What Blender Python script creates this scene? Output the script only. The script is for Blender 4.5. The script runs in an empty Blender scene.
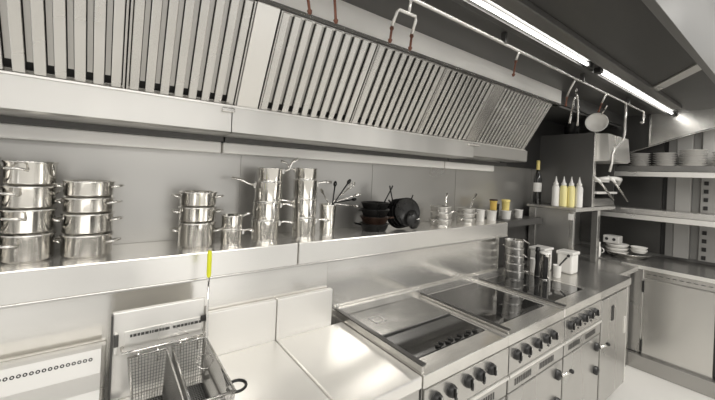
import bpy, bmesh, math, random
from mathutils import Vector, Matrix
random.seed(7)
H = 1.6                                   # eye height: all z below are relative to the camera, lifted by H when linked
SC = bpy.context.scene
COL = SC.collection
PI = math.pi

# ------------------------------------------------------------------ materials
def mat(name, color, metal=0.0, rough=0.5, streak=None, streak_amt=0.12, bump=0.0, noise=None, emit=None, trans=0.0, alpha=1.0, coat=0.0):
    m = bpy.data.materials.new(name); m.use_nodes = True
    nt = m.node_tree; b = nt.nodes['Principled BSDF']
    b.inputs['Base Color'].default_value = (*color, 1)
    b.inputs['Metallic'].default_value = metal
    b.inputs['Roughness'].default_value = rough
    b.inputs['Transmission Weight'].default_value = trans
    b.inputs['Coat Weight'].default_value = coat
    b.inputs['Alpha'].default_value = alpha
    if emit:
        b.inputs['Emission Color'].default_value = (*emit[0], 1)
        b.inputs['Emission Strength'].default_value = emit[1]
    sc = streak or noise
    if sc:
        tc = nt.nodes.new('ShaderNodeTexCoord'); mp = nt.nodes.new('ShaderNodeMapping')
        nz = nt.nodes.new('ShaderNodeTexNoise'); nz.inputs['Scale'].default_value = 1.0
        nz.inputs['Detail'].default_value = 2.0
        mp.inputs['Scale'].default_value = sc
        nt.links.new(tc.outputs['Object'], mp.inputs['Vector'])
        nt.links.new(mp.outputs['Vector'], nz.inputs['Vector'])
        mr = nt.nodes.new('ShaderNodeMapRange')
        mr.inputs['From Min'].default_value = 0.15; mr.inputs['From Max'].default_value = 0.85
        mr.inputs['To Min'].default_value = 1 - 1.6 * streak_amt; mr.inputs['To Max'].default_value = 1 + 1.6 * streak_amt
        nt.links.new(nz.outputs['Fac'], mr.inputs['Value'])
        mx = nt.nodes.new('ShaderNodeVectorMath'); mx.operation = 'SCALE'
        mx.inputs[0].default_value = color
        nt.links.new(mr.outputs['Result'], mx.inputs['Scale'])
        nt.links.new(mx.outputs['Vector'], b.inputs['Base Color'])
        mr2 = nt.nodes.new('ShaderNodeMapRange')
        mr2.inputs['From Min'].default_value = 0.15; mr2.inputs['From Max'].default_value = 0.85
        mr2.inputs['To Min'].default_value = max(0.02, rough * (1 - 2 * streak_amt)); mr2.inputs['To Max'].default_value = min(1, rough * (1 + 2 * streak_amt))
        nt.links.new(nz.outputs['Fac'], mr2.inputs['Value'])
        nt.links.new(mr2.outputs['Result'], b.inputs['Roughness'])
        if bump:
            bp = nt.nodes.new('ShaderNodeBump'); bp.inputs['Strength'].default_value = bump; bp.inputs['Distance'].default_value = 0.002
            nt.links.new(nz.outputs['Fac'], bp.inputs['Height'])
            nt.links.new(bp.outputs['Normal'], b.inputs['Normal'])
    return m
W = (1.0, 0.978, 0.932)                    # the warm cast of the kitchen
def g(v, w=1.0): return (v * W[0], v * W[1], v * W[2])
M = dict(
    wall   = mat('wall_steel', g(.50), .75, .30, noise=(1.2, 1.2, 2.5), streak_amt=.12),
    ledge  = mat('ledge_steel', g(.84), .80, .24, noise=(1.2, 3, 3), streak_amt=.05),
    sheet  = mat('sheet_steel', g(.80), .85, .20, noise=(1.2, 3, 3), streak_amt=.06),
    splash = mat('splash_steel', g(.88), .45, .34, noise=(1.5, 2, 3), streak_amt=.03),
    top    = mat('worktop_steel', g(.88), .55, .25, noise=(3, 3, 3), streak_amt=.04),
    range  = mat('range_steel', g(.58), .85, .24, noise=(2, 4, 4), streak_amt=.06),
    rtop   = mat('range_top_steel', g(.80), .80, .22, noise=(8, 8, 4), streak_amt=.08),
    front  = mat('front_steel', g(.50), .80, .27, noise=(4, 4, 1), streak_amt=.07),
    far    = mat('far_steel', g(.66), .85, .24, noise=(4, 4, .8), streak_amt=.07),
    hood   = mat('hood_steel', g(.70), .90, .22, noise=(3, 3, .6), streak_amt=.10),
    slat   = mat('slat_steel', g(.74), .80, .28, noise=(2.2, 3, 4), streak_amt=.12),
    rslat  = mat('rear_slat_steel', g(.55), .80, .35),
    strip  = mat('filler_steel', g(.90), .70, .28, noise=(3, 3, 2), streak_amt=.03),
    tower  = mat('tower_steel', g(.17), .60, .35, noise=(3, 3, 2), streak_amt=.06),
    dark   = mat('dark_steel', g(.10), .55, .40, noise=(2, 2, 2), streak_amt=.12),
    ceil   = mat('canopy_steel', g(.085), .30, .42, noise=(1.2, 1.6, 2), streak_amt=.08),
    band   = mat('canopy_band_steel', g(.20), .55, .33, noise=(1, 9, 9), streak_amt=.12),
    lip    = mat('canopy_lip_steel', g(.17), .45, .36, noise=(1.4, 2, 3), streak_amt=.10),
    upper  = mat('upper_panel_steel', g(.92), .15, .45, noise=(1.5, 2, 2), streak_amt=.10),
    gutter = mat('gutter_steel', g(.66), .70, .36, noise=(3.5, 1, .4), streak_amt=.16),
    wstrip = mat('polished_strip', g(.97), .05, .35, noise=(1.5, 2, 2), streak_amt=.05),
    pot2   = mat('worn_pan_steel', g(.66), .85, .30, noise=(20, 20, 20), streak_amt=.10),
    dtop   = mat('dark_counter_steel', g(.42), .80, .25, noise=(3, 3, 3), streak_amt=.08),
    gap    = mat('recess_black', g(.03), .2, .5),
    shadow = mat('filter_shade', g(.04), .3, .6),
    pot    = mat('pot_steel', g(.80), 1.0, .13, noise=(6, 6, 12), streak_amt=.04),
    chrome = mat('chrome', g(.86), .95, .12),
    pipe   = mat('pipe_chrome', g(.80), .6, .25),
    copper = mat('nozzle_bronze', (.25, .11, .075), .6, .42),
    glass  = mat('ceramic_glass', g(.025), .0, .05, coat=.6),
    plate  = mat('griddle_steel', g(.30), .75, .16, noise=(7, 9, 4), streak_amt=.12),
    iron   = mat('cast_iron', g(.022), .35, .34, noise=(30, 30, 30), streak_amt=.3),
    brown_iron   = mat('brown_tinted_iron', (.060, .035, .025), .4, .36, noise=(16, 16, 16), streak_amt=.3),
    black  = mat('black_plastic', g(.015), 0, .35),
    white  = mat('white_plastic', g(.86), 0, .38),
    cer    = mat('white_ceramic', g(.78), 0, .22),
    cerd   = mat('cream_ceramic', g(.60), 0, .28),
    yell   = mat('yellow_grip', (.78, .80, .03), 0, .42),
    orange = mat('orange_lid', (.72, .50, .12), 0, .45),
    ylid   = mat('yellow_lid', (.85, .70, .25), 0, .45),
    oil    = mat('oil_bottle', (.84, .76, .36), 0, .30),
    clearp = mat('milky_bottle', g(.80), 0, .30),
    wine   = mat('wine_glass_black', g(.012), 0, .12, coat=.5),
    paper  = mat('paper_label', g(.85), 0, .6),
    wire   = mat('basket_wire', g(.28), .85, .30),
    fry    = mat('fryer_oil', (.07, .06, .045), .0, .06),
    floor  = mat('floor_vinyl', g(.80), 0, .35, noise=(5, 5, 5), streak_amt=.03),
    tube   = mat('tube_light', (1, 1, 1), 0, .4, emit=((1.0, .98, .94), 11.0)),
    mark   = mat('hob_mark', g(.60), 0, .4),
    print  = mat('printed_label', g(.06), 0, .6),
    pillar = mat('pillar_paint', g(.42), 0, .5),
    panel  = mat('panel_paint', g(.26), .1, .45),
)

# ------------------------------------------------------------------ mesh builder
class MB:
    def __init__(s): s.bm = bmesh.new()
    def _merge(s, b2):
        me = bpy.data.meshes.new('tmp'); b2.to_mesh(me); b2.free(); s.bm.from_mesh(me); bpy.data.meshes.remove(me)
    def box(s, x0, x1, y0, y1, z0, z1, bev=0.0):
        b = bmesh.new(); bmesh.ops.create_cube(b, size=1)
        for v in b.verts:
            v.co = Vector(((x0 + x1) / 2 + v.co.x * (x1 - x0), (y0 + y1) / 2 + v.co.y * (y1 - y0), (z0 + z1) / 2 + v.co.z * (z1 - z0)))
        if bev: bmesh.ops.bevel(b, geom=b.edges[:], offset=bev, segments=2, affect='EDGES', profile=.5)
        s._merge(b); return s
    def obox(s, c, ax, ay, az, sx, sy, sz, bev=0.0):
        """box with its own axes"""
        b = bmesh.new(); bmesh.ops.create_cube(b, size=1)
        ax, ay, az = Vector(ax).normalized(), Vector(ay).normalized(), Vector(az).normalized(); c = Vector(c)
        for v in b.verts: v.co = Vector((v.co.x * sx, v.co.y * sy, v.co.z * sz))
        if bev: bmesh.ops.bevel(b, geom=b.edges[:], offset=bev, segments=2, affect='EDGES', profile=.5)
        for v in b.verts: v.co = c + ax * v.co.x + ay * v.co.y + az * v.co.z
        bmesh.ops.recalc_face_normals(b, faces=b.faces[:])
        s._merge(b); return s
    def lathe(s, c, prof, seg=32, axis=(0, 0, 1), smooth=True):
        b = bmesh.new(); c = Vector(c); q = Vector((0, 0, 1)).rotation_difference(Vector(axis).normalized())
        rings = []
        for r, z in prof:
            if r < 1e-5: rings.append([b.verts.new(c + q @ Vector((0, 0, z)))])
            else: rings.append([b.verts.new(c + q @ Vector((r * math.cos(2 * PI * i / seg), r * math.sin(2 * PI * i / seg), z))) for i in range(seg)])
        for a, d in zip(rings[:-1], rings[1:]):
            for i in range(seg):
                j = (i + 1) % seg
                if len(a) == 1 and len(d) == 1: continue
                if len(a) == 1: f = b.faces.new((a[0], d[i], d[j]))
                elif len(d) == 1: f = b.faces.new((a[i], a[j], d[0]))
                else: f = b.faces.new((a[i], a[j], d[j], d[i]))
                f.smooth = smooth
        s._merge(b); return s
    def tube(s, pts, r, seg=8, cap=True, flat=1.0):
        pts = [Vector(p) for p in pts]; b = bmesh.new(); rings = []
        rs = r if isinstance(r, (list, tuple)) else [r] * len(pts)
        t0 = (pts[1] - pts[0]).normalized(); n = t0.orthogonal().normalized()
        for i, p in enumerate(pts):
            t = (pts[min(i + 1, len(pts) - 1)] - pts[max(i - 1, 0)]).normalized()
            n = (n - t * n.dot(t)).normalized(); bn = t.cross(n)
            rings.append([b.verts.new(p + (n * math.cos(2 * PI * k / seg) + bn * flat * math.sin(2 * PI * k / seg)) * rs[i]) for k in range(seg)])
        for a, d in zip(rings[:-1], rings[1:]):
            for k in range(seg):
                f = b.faces.new((a[k], a[(k + 1) % seg], d[(k + 1) % seg], d[k])); f.smooth = True
        if cap: b.faces.new(rings[0][::-1]); b.faces.new(rings[-1])
        s._merge(b); return s
    def prism(s, poly, x0, x1):
        """poly: (y,z) outline extruded along X"""
        b = bmesh.new()
        a = [b.verts.new((x0, y, z)) for y, z in poly]; d = [b.verts.new((x1, y, z)) for y, z in poly]
        b.faces.new(a); b.faces.new(d[::-1]); n = len(poly)
        for i in range(n): b.faces.new((a[i], d[i], d[(i + 1) % n], a[(i + 1) % n]))
        bmesh.ops.recalc_face_normals(b, faces=b.faces[:])
        s._merge(b); return s
    def prismz(s, poly, z0, z1):
        b = bmesh.new()
        a = [b.verts.new((x, y, z0)) for x, y in poly]; d = [b.verts.new((x, y, z1)) for x, y in poly]
        b.faces.new(a); b.faces.new(d[::-1]); n = len(poly)
        for i in range(n): b.faces.new((a[i], d[i], d[(i + 1) % n], a[(i + 1) % n]))
        bmesh.ops.recalc_face_normals(b, faces=b.faces[:])
        s._merge(b); return s
    def build(s, name, m, parent=None):
        me = bpy.data.meshes.new(name)
        vs = [v.co for v in s.bm.verts]
        if parent is not None:
            o0 = parent['_o']; org = Vector(o0)
        else:
            lo = [min(v[i] for v in vs) for i in range(3)]; hi = [max(v[i] for v in vs) for i in range(3)]
            org = Vector(((lo[0] + hi[0]) / 2, (lo[1] + hi[1]) / 2, lo[2]))
        for v in s.bm.verts: v.co = v.co - org
        s.bm.to_mesh(me); s.bm.free()
        me.materials.append(M[m]); o = bpy.data.objects.new(name, me); COL.objects.link(o)
        o['_o'] = tuple(org)
        if parent is not None: o.parent = parent
        else: o.location = org + Vector((0, 0, H))
        return o
def thing(name, label, cat, loc, group=None):
    o = bpy.data.objects.new(name, None); COL.objects.link(o); o.empty_display_size = .05
    o['_o'] = tuple(loc); o.location = Vector(loc) + Vector((0, 0, H))
    return tag(o, label, cat, group)
def tag(o, label, cat, group=None):
    o['label'] = label; o['category'] = cat
    if group: o['group'] = group
    return o
def struct(name, mb, m, parent=None):
    o = mb.build(name, m, parent)
    if parent is None: o['kind'] = 'structure'
    return o
def dup(root, loc, label=None):
    d = Vector(loc) + Vector((0, 0, H))
    r = root.copy(); COL.objects.link(r); r.location = d
    if label: r['label'] = label
    for ch in list(root.children):
        c = ch.copy(); COL.objects.link(c); c.parent = r
        for gg in list(ch.children):
            e = gg.copy(); COL.objects.link(e); e.parent = c
    return r
def arc(c, u, v, r, a0, a1, n):
    c, u, v = Vector(c), Vector(u), Vector(v)
    return [c + (u * math.cos(a0 + (a1 - a0) * i / n) + v * math.sin(a0 + (a1 - a0) * i / n)) * r for i in range(n + 1)]

# ------------------------------------------------------------------ setting
WY = 1.57                                                  # wall behind the range
struct('floor', MB().box(-2.0, 4.6, -1.6, 1.8, -1.65, -1.60), 'floor')
w = MB()
for x0, x1 in ((-2.0, .482), (.486, 1.268), (1.272, 2.065), (2.069, 3.2), (3.204, 4.6)):
    w.box(x0, x1, WY, WY + .1, -1.6, 1.2)
w.box(-2.0, 4.6, WY + .004, WY + .1, -1.6, 1.2)
wb = struct('wall_back', w, 'wall')
struct('wall_right', MB().box(4.42, 4.52, -1.6, WY, -1.6, 1.2), 'panel')
struct('trim_1', MB().box(4.38, 4.42, .865, 1.565, -.66, .9), 'dark')
struct('trim_2', MB().box(4.37, 4.42, .825, .86, -.66, .9), 'gap')
struct('trim_3', MB().box(4.34, 4.42, .765, .822, -.66, .9), 'panel')
struct('trim_4', MB().box(4.33, 4.42, .655, .763, -.66, .9, .004), 'pillar')
struct('trim_5', MB().box(4.38, 4.42, .60, .653, -.66, .9), 'panel')
vp = thing('vent_panel', 'grey wall panel with square dark openings at the right edge above the far counter', 'vent panel', (4.35, .44, -.66))
MB().box(4.35, 4.42, .30, .595, -.66, .9, .004).build('panel', 'pillar', vp)
for k in range(10):
    MB().box(4.335, 4.352, .545, .573, .03 - k * .075 , .065 - k * .075, .002).build('opening', 'gap', vp)

# ledge running along the wall under the pots
lg = thing('wall_ledge', 'long pale steel ledge along the wall carrying the pots and pans', 'ledge', (0.6, 1.43, -.403))
m = MB()
for x0, x1 in ((-1.6, .66), (.664, 2.34)):
    m.box(x0, x1, 1.30, 1.568, -.403, -.307, .004)
m.build('ledge_body', 'ledge', lg)
MB().box(2.345, 3.0, 1.36, 1.568, -.36, -.309, .003).build('shaded_ledge_end', 'dark', lg)  # ledge runs on here; its shadow is put into the dark colour
m = MB(); m.box(-1.6, 2.34, 1.296, 1.302, -.409, -.400, .002); m.build('drip_edge', 'range', lg)
# panel under the ledge
wp = thing('wall_panel', 'pale steel wall panel between the ledge and the worktop upstand', 'wall panel', (0.4, 1.37, -1.4))
m = MB()
for x0, x1 in ((-1.6, .66), (.664, 2.34)): m.box(x0, x1, 1.362, 1.40, -1.4, -.405, .002)
m.box(-1.6, .83, 1.326, 1.361, -1.4, -.409, .002)
m.build('sheet', 'sheet', wp)
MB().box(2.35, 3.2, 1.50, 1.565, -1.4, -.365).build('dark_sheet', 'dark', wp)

# ------------------------------------------------------------------ hood
hd = thing('extraction_hood', 'big steel extraction canopy along the wall above the whole cooking line', 'hood', (1.3, 1.0, .06))
XE = 4.2
# gutter, underside, wall strip
m = MB()
for x0, x1 in ((-1.8, .368), (.372, 1.93)):
    m.prism([(1.352, .245), (1.333, .236), (1.330, .142), (1.345, .136), (1.50, .136), (1.50, .142), (1.36, .150)], x0, x1)
m.build('gutter', 'gutter', hd)
MB().prism([(1.352, .245), (1.333, .236), (1.335, .155), (1.345, .150), (1.50, .150), (1.50, .156), (1.36, .160)], 1.934, 2.64).build('end_gutter', 'rslat', hd)
MB().box(-1.8, 2.62, 1.338, 1.352, .238, .247, .002).build('gutter_lip', 'strip', hd)
m = MB()
for x0, x1 in ((-1.8, .385), (.393, 1.88), (1.89, 2.64)): m.box(x0, x1, 1.50, 1.568, .115, .142)
m.build('rear_underside', 'dark', hd)
m = MB()
for x0, x1 in ((-1.8, .385), (.393, 1.88), (1.89, 2.5)): m.box(x0, x1, 1.525, 1.568, .066, .115, .006)
m.build('wall_strip', 'wstrip', hd)
for a, b in ((.33, .378), (1.86, 1.98)): MB().box(a, b, 1.318, 1.333, .215, .232, .003).build('bracket', 'chrome', hd)
# filter plane
PB = Vector((0, 1.350, .245)); PT = Vector((0, 1.148, .583)); UP = (PT - PB); L = UP.length; UP.normalize()
NR = Vector((0, -UP.z, UP.y)) ;
if NR.y > 0: NR = -NR                                      # faces the room, downwards
# top face, ceiling, lip, end panel
MB().prism([(1.148, .583), (1.146, .70), (1.16, .70), (1.172, .583)], -1.8, 2.75).build('upper_panel', 'upper', hd)
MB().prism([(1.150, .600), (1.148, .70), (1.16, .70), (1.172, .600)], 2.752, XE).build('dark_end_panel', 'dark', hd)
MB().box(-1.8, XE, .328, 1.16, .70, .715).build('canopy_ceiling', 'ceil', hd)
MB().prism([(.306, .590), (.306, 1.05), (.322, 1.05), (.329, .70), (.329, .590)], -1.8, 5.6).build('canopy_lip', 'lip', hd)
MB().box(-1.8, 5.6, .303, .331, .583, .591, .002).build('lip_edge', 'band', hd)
for x in (2.86, 3.6): MB().box(x, x + .012, .302, .3065, .60, 1.05).build('lip_seam', 'strip', hd)
MB().prism([(.94, .385), (.757, .454), (.56, .515), (.330, .578), (.330, .70), (.94, .70)], XE, XE + .012).build('end_panel', 'hood', hd)
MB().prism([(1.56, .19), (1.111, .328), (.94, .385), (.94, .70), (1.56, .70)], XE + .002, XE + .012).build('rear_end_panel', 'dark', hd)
MB().tube([(XE - .004, .94, .385), (XE - .004, .94, .69)], .008).build('end_edge', 'pipe', hd)
MB().tube([(XE - .002, 1.5, .205), (XE - .002, 1.111, .326), (XE - .002, .94, .383), (XE - .002, .757, .452), (XE - .002, .56, .513), (XE - .002, .35, .573)], .007).build('end_trim', 'range', hd)
# dark backing behind filters and right of them
MB().prism([(1.376, .25), (1.176, .585), (1.20, .60), (1.40, .26)], -1.8, 2.62).build('filter_backing', 'shadow', hd)  # near-black colour stands in for the shade between the slats
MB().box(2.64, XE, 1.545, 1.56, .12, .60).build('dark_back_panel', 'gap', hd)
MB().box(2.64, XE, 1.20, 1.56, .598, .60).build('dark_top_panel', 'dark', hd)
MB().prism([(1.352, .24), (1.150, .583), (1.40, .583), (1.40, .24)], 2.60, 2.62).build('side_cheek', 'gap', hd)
MB().box(-1.8, 2.75, 1.146, 1.20, .583, .60).build('filter_top_rail', 'hood', hd)
# filler strips between filter banks
for a, b in ((.388, .472), (1.862, 1.958)):
    m = MB(); c = PB + UP * (L / 2); m.obox((( a + b) / 2, c.y, c.z), (1, 0, 0), UP, NR, b - a, L, .012, .002); m.build('filler_strip', 'strip' if a < 1 else 'range', hd)
# light housing and panels on the canopy ceiling
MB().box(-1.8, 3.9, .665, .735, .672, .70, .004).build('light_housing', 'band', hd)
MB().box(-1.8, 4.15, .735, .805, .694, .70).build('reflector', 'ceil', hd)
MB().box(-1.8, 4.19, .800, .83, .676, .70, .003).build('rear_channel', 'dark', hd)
d = Vector((2.60, .345, 0)) - Vector((3.14, .70, 0)); 
MB().obox((2.87, .5225, .694), d, (d.y, -d.x, 0), (0, 0, 1), d.length, .075, .012, .003).build('diagonal_brace', 'strip', hd)
for i, (a, b) in enumerate(((-1.2, .62), (.72, 2.16), (2.36, 4.12))):
    t = thing('strip_light', ['fluorescent tube light under the canopy running out of the frame overhead, nearest the viewer',
                              'long glowing tube light under the canopy, upper left of the two seen',
                              'glowing tube light under the canopy beyond the first, towards the far end'][i], 'strip light', ((a + b) / 2, .772, .665), 'tube lights under the canopy')
    MB().tube([(a, .772, .679), (b, .772, .679)], .0075, 12).build('tube', 'tube', t)
    MB().box(a - .05, a, .755, .79, .664, .694, .003).build('end_cap', 'black', t)
    MB().box(b, b + .05, .755, .79, .664, .694, .003).build('end_cap', 'black', t)

# baffle grease filters
def grease_filter(x0, x1, label, pitch=.0445):
    c0 = PB + UP * (L / 2)
    t = thing('grease_filter', label, 'filter', ((x0 + x1) / 2, PB.y, PB.z), 'baffle grease filters in the hood')
    n = max(1, round((x1 - x0 - .01) / pitch)); p = (x1 - x0) / n
    m = MB()
    for k in range(n):
        xc = x0 + p * (k + .5)
        c = c0 + NR * .0
        m.obox((xc, c.y, c.z), (1, 0, 0), UP, NR, p * .60, L - .012, .009, .002)
    m.build('baffles', 'slat', t)
    m = MB(); c = c0 - NR * .013 + UP * .014
    for k in range(n + 1):
        xc = x0 + p * k
        if k in (0, n): continue
        m.obox((xc, c.y, c.z), (1, 0, 0), UP, NR, p * .30, L - .045, .004)
    m.build('rear_baffles', 'rslat', t)
    m = MB()
    for xc in (x0 + .003, x1 - .003): m.obox((xc, c0.y, c0.z), (1, 0, 0), UP, NR, .006, L - .004, .020, .001)
    for s_ in (0.006, L - .006):
        c = PB + UP * s_ + NR * (-.012)
        m.obox(((x0 + x1) / 2, c.y, c.z), (1, 0, 0), UP, NR, x1 - x0, .012, .012)
    m.build('filter_frame', 'range', t)
    return t
grease_filter(-1.47, -.985, 'grease filter of the left bank, beyond the left edge of the view')
grease_filter(-.98, -.47, 'grease filter of vertical steel baffles at the far left of the hood')
grease_filter(-.465, .028, 'grease filter above the leftmost pot stack, left of the dark seam')
grease_filter(.032, .384, 'narrow grease filter between the dark seam and the pale filler strip')
grease_filter(.476, .935, 'first grease filter right of the pale filler strip')
grease_filter(.938, 1.397, 'middle grease filter of the long central bank')
grease_filter(1.400, 1.86, 'grease filter at the right end of the central bank, above the black pans')
grease_filter(1.961, 2.598, 'rightmost fine-slatted grease filter beside the grill tower', .040)

# ------------------------------------------------------------------ fire suppression pipework
fp = thing('suppression_pipe', 'thin pale pipe hanging below the canopy with forked drops and reddish nozzles', 'pipe', (1.7, .88, .5))
m = MB()
m.tube([(-1.6, .88, .648), (3.70, .88, .648)], .0075, 10)
m.build('main_pipe', 'pipe', fp)
m = MB()
for x in (-.6, .62, 1.48, 2.4, 3.3): m.box(x - .008, x + .008, .868, .892, .645, .70, .002)
m.build('hanger', 'dark', fp)
def drop(path, nz, r=.006):
    o = MB().tube(path, r, 8).build('drop_pipe', 'pipe', fp)
    for p, q in nz:
        p, q = Vector(p), Vector(q); d = q - p
        MB().lathe(p, [(0, 0), (.006, 0), (.008, .010), (.0045, .016), (.0045, d.length - .014), (.0085, d.length - .010), (.006, d.length), (0, d.length)], 12, d).build('nozzle', 'copper', o)
drop([(.858, .88, .648), (.85, .88, .585)], [])
drop([(.79, .90, .532), (.797, .885, .580), (.803, .88, .588), (.885, .88, .590), (.893, .885, .580), (.89, .90, .532)], [((.79, .90, .532), (.826, .95, .500)), ((.89, .90, .532), (.932, .95, .498))])
drop([(.43, .88, .648), (.445, .90, .560)], [((.445, .90, .560), (.489, .95, .498))])
drop([(.535, .88, .648), (.545, .90, .560)], [((.545, .90, .560), (.586, .95, .498))])
drop([(1.62, .88, .648), (1.63, .90, .610)], [((1.63, .90, .610), (1.70, .95, .555))])
drop([(2.82, .88, .648), (2.84, .91, .590)], [((2.84, .91, .590), (2.90, .95, .535))])
drop([(2.30, .88, .648), (2.33, .92, .60), (2.36, .95, .56)], [((2.36, .95, .56), (2.42, .98, .51))])
drop([(3.70, .88, .648), (3.72, .88, .64), (3.72, .88, .555), (3.69, .88, .545), (3.66, .88, .55)], [], .009)
bp = MB()
pth = [(3.25, .88, .648), (3.25, .88, .42), (3.24, .885, .35)] + [(3.20, .90, .315), (3.14, .91, .28), (3.13, .92, .235), (3.13, .92, .17), (3.12, .93, .10)]
bp.tube(pth, .009, 10)
tag(bp.build('bent_pipe', 'pipe'), 'pale bent pipe dropping from the rail and curving in front of the grill', 'pipe')

# hanging tongs above the tower
def tongs(x, label):
    t = thing('tongs', label, 'tongs', (x, .95, .40), 'tongs hanging by the grill tower')
    for s_ in (-1, 1):
        MB().tube([(x, .95, .615), (x + s_ * .03, .95, .56), (x + s_ * .055, .955, .45), (x + s_ * .062, .96, .395)], [.008, .009, .010, .013], 8, True, .5).build('arm', 'chrome', t)
    MB().tube(arc((x, .95, .625), (1, 0, 0), (0, 0, 1), .012, 0, 2 * PI, 12), .003, 6, False).build('hanging_ring', 'chrome', t)
tongs(2.50, 'steel tongs hanging from the rail just left of the white bowl')

# ------------------------------------------------------------------ worktops and fryer on the left
def worktop(x0, x1, label, lower=True):
    t = thing('worktop_unit', label, 'worktop', ((x0 + x1) / 2, 1.05, -1.6))
    MB().box(x0, x1, .79, 1.30, -.745, -.70, .006).build('top', 'top', t)
    MB().box(x0, min(x1, .845), 1.298, 1.324, -.80, -.534, .004).build('upstand', 'splash', t)
    MB().box(x0 + .002, x1 - .002, .80, 1.296, -1.48, -.746, .003).build('carcass', 'front', t)
    d = MB().box(x0 + .01, x1 - .01, .785, .80, -1.46, -.90, .004).build('door', 'front', t)
    MB().tube([(x0 + .05, .786, -.95), (x0 + .05, .765, -.955), (x0 + .05, .765, -1.08), (x0 + .05, .786, -1.085)], .006).build('handle', 'chrome', d)
    for px in (x0 + .04, x1 - .04):
        for py in (.85, 1.28): MB().lathe((px, py, -1.6), [(0, 0), (.025, 0), (.022, .01), (.018, .12), (0, .12)], 14).build('foot', 'range', t)
    return t
worktop(.300, .572, 'narrow pale steel worktop right beside the fryer')
worktop(.576, .905, 'wide pale steel worktop left of the induction hob')
# left appliance with vent strip
ap = thing('steam_oven_unit', 'steel cooking unit at the far left with a row of round vent holes', 'cooking unit', (-.7, 1.05, -1.6))
MB().box(-1.4, .008, .79, 1.30, -.745, -.70, .006).build('top', 'top', ap)
MB().box(-1.4, .008, 1.300, 1.324, -.80, -.566, .003).build('upstand', 'splash', ap)
fl = MB().prism([(1.15, -.70), (1.17, -.635), (1.215, -.610), (1.235, -.548), (1.25, -.543), (1.299, -.556), (1.299, -.70)], -1.4, -.004).build('flue_riser', 'splash', ap)
m = MB()
for k in range(60):
    x = -.028 - k * .0124
    m.lathe((x, 1.2286, -.5715), [(.0022, .0), (.0026, .003), (.0046, .003), (.0050, .0), (.0050, -.003)], 10, (0, -.95, .31))
m.build('vent_hole', 'gap', fl)['kind'] = 'stuff'
MB().box(-1.398, .006, .80, 1.296, -1.48, -.746, .003).build('carcass', 'front', ap)
MB().box(-1.36, -.03, .785, .80, -1.46, -.86, .004).build('door', 'front', ap)
for px in (-1.35, -.04):
    for py in (.85, 1.28): MB().lathe((px, py, -1.6), [(0, 0), (.025, 0), (.022, .01), (.018, .12), (0, .12)], 14).build('foot', 'range', ap)

# fryer
fr = thing('deep_fryer', 'twin steel deep fryer with a tall back plate holding two wire baskets', 'fryer', (.155, 1.0, -1.6))
m = MB(); X0, X1 = .014, .294
m.box(X0, .052, .79, 1.20, -.745, -.70, .003); m.box(.268, X1, .79, 1.20, -.745, -.70, .003)
m.box(X0, X1, .79, .835, -.745, -.70, .003); m.box(X0, X1, 1.165, 1.225, -.745, -.70, .003); m.box(.152, .172, .79, 1.2, -.742, -.702, .002)
m.build('tank_surround', 'top', fr)
m = MB()
for a, b in ((.052, .153), (.171, .268)):
    m.box(a - .002, a, .835, 1.165, -.93, -.703); m.box(b, b + .002, .835, 1.165, -.93, -.703)
    m.box(a, b, 1.165, 1.167, -.93, -.703); m.box(a, b, .833, .835, -.93, -.703); m.box(a, b, .835, 1.165, -.93, -.928)
m.build('tank', 'plate', fr)
m = MB(); m.box(.053, .152, .836, 1.164, -.80, -.79); m.box(.172, .267, .836, 1.164, -.80, -.79); m.build('oil', 'fry', fr)
MB().box(X0 + .002, X1 - .002, .80, 1.225, -1.48, -.935, .003).build('carcass', 'front', fr)
MB().box(X0 + .002, X1 - .002, .80, .83, -.934, -.746, .003).build('control_panel', 'front', fr)
d = MB().box(X0 + .01, X1 - .01, .786, .80, -1.46, -.95, .004).build('door', 'front', fr)
MB().tube([(.25, .788, -.98), (.25, .765, -.985), (.25, .765, -1.1), (.25, .788, -1.105)], .006).build('handle', 'chrome', d)
bk = MB(); bk.box(.020, .272, 1.205, 1.222, -.70, -.440, .003); bk.box(.03, .262, 1.221, 1.297, -.70, -.60); bk.box(.024, .034, 1.194, 1.206, -.56, -.50, .002)
bko = bk.build('back_plate', 'splash', fr)
MB().box(.0165, .0215, 1.19, 1.21, -.70, -.442, .001).build('edge_strip', 'dark', fr)
MB().box(.272, .280, 1.195, 1.215, -.70, -.47, .002).build('edge_strip', 'range', fr)
MB().box(.258, .276, 1.188, 1.2, -.512, -.494, .003).build('clip', 'gap', fr)
MB().box(.024, .036, 1.188, 1.196, -.535, -.500, .002).build('clip', 'dark', fr)
lb = MB().box(.050, .262, 1.2015, 1.2052, -.548, -.500, .001).build('label_plate', 'strip', bko)
m = MB(); random.seed(3); x = .064
while x < .256:
    if .158 < x < .178: x = .178
    wd = random.uniform(.004, .012); m.box(x, x + wd, 1.2003, 1.2018, -.519, -.511); x += wd + .0022
m.build('printed_line', 'print', lb)
MB().tube([(.045, 1.202, -.545), (.045, 1.178, -.552), (.27, 1.178, -.552), (.27, 1.202, -.545)], .005).build('basket_hanger', 'chrome', fr)
for px in (X0 + .03, X1 - .03):
    for py in (.85, 1.18): MB().lathe((px, py, -1.6), [(0, 0), (.022, 0), (.020, .01), (.016, .12), (0, .12)], 14).build('foot', 'range', fr)

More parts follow.
